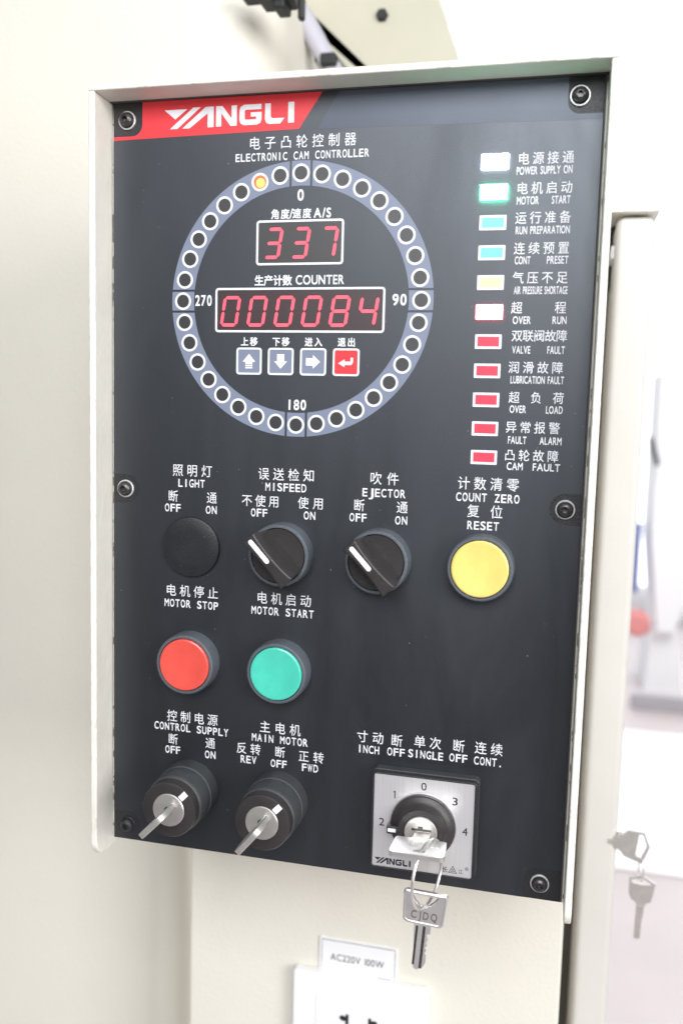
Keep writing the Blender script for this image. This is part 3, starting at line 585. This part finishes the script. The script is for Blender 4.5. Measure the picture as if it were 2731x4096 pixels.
# keys on the pillar
def flat_key(name, label, at, bow, hole, blade, cat="key"):
    k = thing(name, label, cat, at)
    hole_plate(MB(), bow, hole, -.9, .9, lambda u, v, h: (u, v, h)).build("key_bow", M['farsteel'], k, bevel=.3)
    if blade:
        MB().prism(blade, -1, 1).build("key_blade", M['farsteel'], k, bevel=.25)
    return k
rk = lambda pts, ox, oz: [(x - ox, z - oz) for x, z in pts]
lk = flat_key("pillar_key", "steel key with a pointed bow standing sideways in the pillar's lock", (175, -325, -200),
         rk([(163.2, -323.6), (164.8, -320.2), (170.4, -317.6), (173.7, -314.6), (183, -315.2), (186.9, -324.6), (182.6, -336.4), (171, -332.9), (168.8, -329.8), (165, -327.4)], 175, -325)[::-1],
         rk([(179.8, -316.9), (182.2, -316.7), (185, -324.6), (181.9, -332.6), (178.3, -331.4)], 175, -325)[::-1], None)
MB().prism([(-14, -.6), (-11, -.6), (-11, 2.6), (-14, 2.6)], -1, 1).build("key_blade", M['farsteel'], lk)
pr = thing("pillar_key_ring", "small steel ring linking the two keys at the pillar's lock", "key ring", (182.3, -340.5, -200))
MB().tube([(1.2 * math.cos(t), 7.8 * math.sin(t), 3.6 * math.cos(t)) for t in [math.radians(15 * i) for i in range(24)]], .55, 8, True).build("ring_wire", M['steel'], pr)
flat_key("pillar_spare_key", "steel key with a five-sided bow hanging below the pillar's lock", (183.5, -355, -200),
         rk([(175.3, -346.8), (183.4, -344.4), (191.7, -349.2), (190.9, -356), (189.4, -362.2), (186.8, -363), (186, -365.4), (180.6, -365.4), (180, -363.2), (177.2, -361.4), (175.6, -357.5)], 183.5, -355)[::-1],
         rk([(176.8, -347.9), (183.4, -346.1), (190, -349.9), (183, -350.6), (177, -349.6)], 183.5, -355)[::-1],
         rk([(180.7, -365), (185.6, -365), (185.0, -374), (184.2, -375), (184.9, -376.4), (184.0, -378), (184.8, -379.6), (183.9, -381.2), (184.7, -383), (184.0, -384.6), (184.5, -387.4), (182.6, -388.4), (180.4, -388.2)], 183.5, -355)[::-1])

# ================================================================ socket and its label
so = thing("wall_socket", "white mains socket plate below the control box", "socket", (13, -441.5, -128))
so_m = MB().prism(rrect(-43.2, 43.2, -43.2, 43.2, 2.5), 0, 8); so_m.build("socket_plate", M['white'], so, bevel=1.8, segs=4)
MB().prism(rrect(-27.5, 27.5, -30.5, 30.5, 1.2), 7.9, 8.35).build("socket_insert", M['white'], so, bevel=.25)
for sx in (-1, 1):
    MB().sheet([(sx * x, z) for x, z in [(6.2, 20.3), (8.2, 20.3), (8.2, 18.6)] + [(9.2 + 2.9 * math.cos(math.radians(a)), 17.4 + 2.0 * math.sin(math.radians(a))) for a in range(70, -100, -17)] + [(8.2, 15.6), (8.2, 10.5), (6.2, 10.5)]][::-1 if sx > 0 else 1], 8.4).build("socket_hole", M['black'], so, fix=False)
for sx, a in ((-1, 35), (1, -35), (0, 0)):
    h = MB(); c, s = math.cos(math.radians(a)), math.sin(math.radians(a)); zc = -14 if sx else -4
    h.sheet([(sx * 9 + x * c - z * s, zc + x * s + z * c) for x, z in [(-1, -4), (1, -4), (1, 4), (-1, 4)]], 8.4); h.build("socket_hole", M['black'], so, fix=False)
ls = thing("voltage_label", "white sticker reading AC220V 100W above the socket", "label", (10.2, -389.3, -127.9))
MB().prism(rrect(-24.9, 24.9, -12.2, 12.2, .6, 2), 0, 1.2).build("sticker", M['white'], ls, bevel=.2)
lm = MB(); lm.box(-23.3, 23.3, 10.6, 11.0, 1.2, 1.24).box(-23.3, 23.3, -10.9, -10.5, 1.2, 1.24).box(-23.5, -23.2, -10.9, 11, 1.2, 1.24).box(23.2, 23.5, -10.9, 11, 1.2, 1.24)
prop(lm, "AC220V 100W", -17.6, 16.6, 0, 4.4, h=1.24, off=.004)
for i in range(7): lm.box(12.4 + 1.35 * i, 13.3 + 1.35 * i, -9.8, -8.6, 1.2, 1.24)
lm.build("printing", M['blackink'], ls, fix=False)

# ================================================================ far workshop, out of focus
mw = thing("white_machine", "pale far machine tapering down to the floor in the blurred workshop", "machine", (700, -1400, -4200))
P0(MB(), 700, -1400, -4200).prism([(640, -1070), (720, -1070), (830, -700), (1150, -300), (1150, 200), (590, 200), (590, -620)], -4700, -4200).build("machine_body", M['bwall'], mw)
P0(MB(), 700, -1400, -4200).prism([(600, -1400), (790, -1400), (740, -1069), (620, -1069)], -4650, -4250).build("machine_foot", M['bwall'], mw)
P0(MB(), 700, -1400, -4200).prism([(536, -120), (556, -112), (600, -240), (580, -252)], -4190, -4140).build("lever", M['black'], mw)
tag(MB().box(470, 560, -920, -560, -4500, -4400).build("blue_cabinet", M['blue'], bevel=5), "blurred blue cabinet standing far behind the pillar", "cabinet")
tag(MB().lathe([(0, -40), (45, -40), (62, -20), (62, 60), (45, 80), (0, 80)], 32).build("red_drum", M['redp'], None, (548, -1040, -4250)), "small red round drum far away on the workshop floor", "drum")
tag(MB().box(520, 1200, -1400, -1330, -4020, -3960).build("steel_bar", M['barm'], bevel=3), "dark long steel bar lying on the far workshop floor", "bar")
tag(MB().box(280, 900, -1399, -1393, -3620, -2330).build("sunlit_floor_patch", M['white'], bevel=2), "white sheet standing in for a sunlit patch on the workshop floor", "floor patch")  # added white sheet paints the sunlit patch of floor
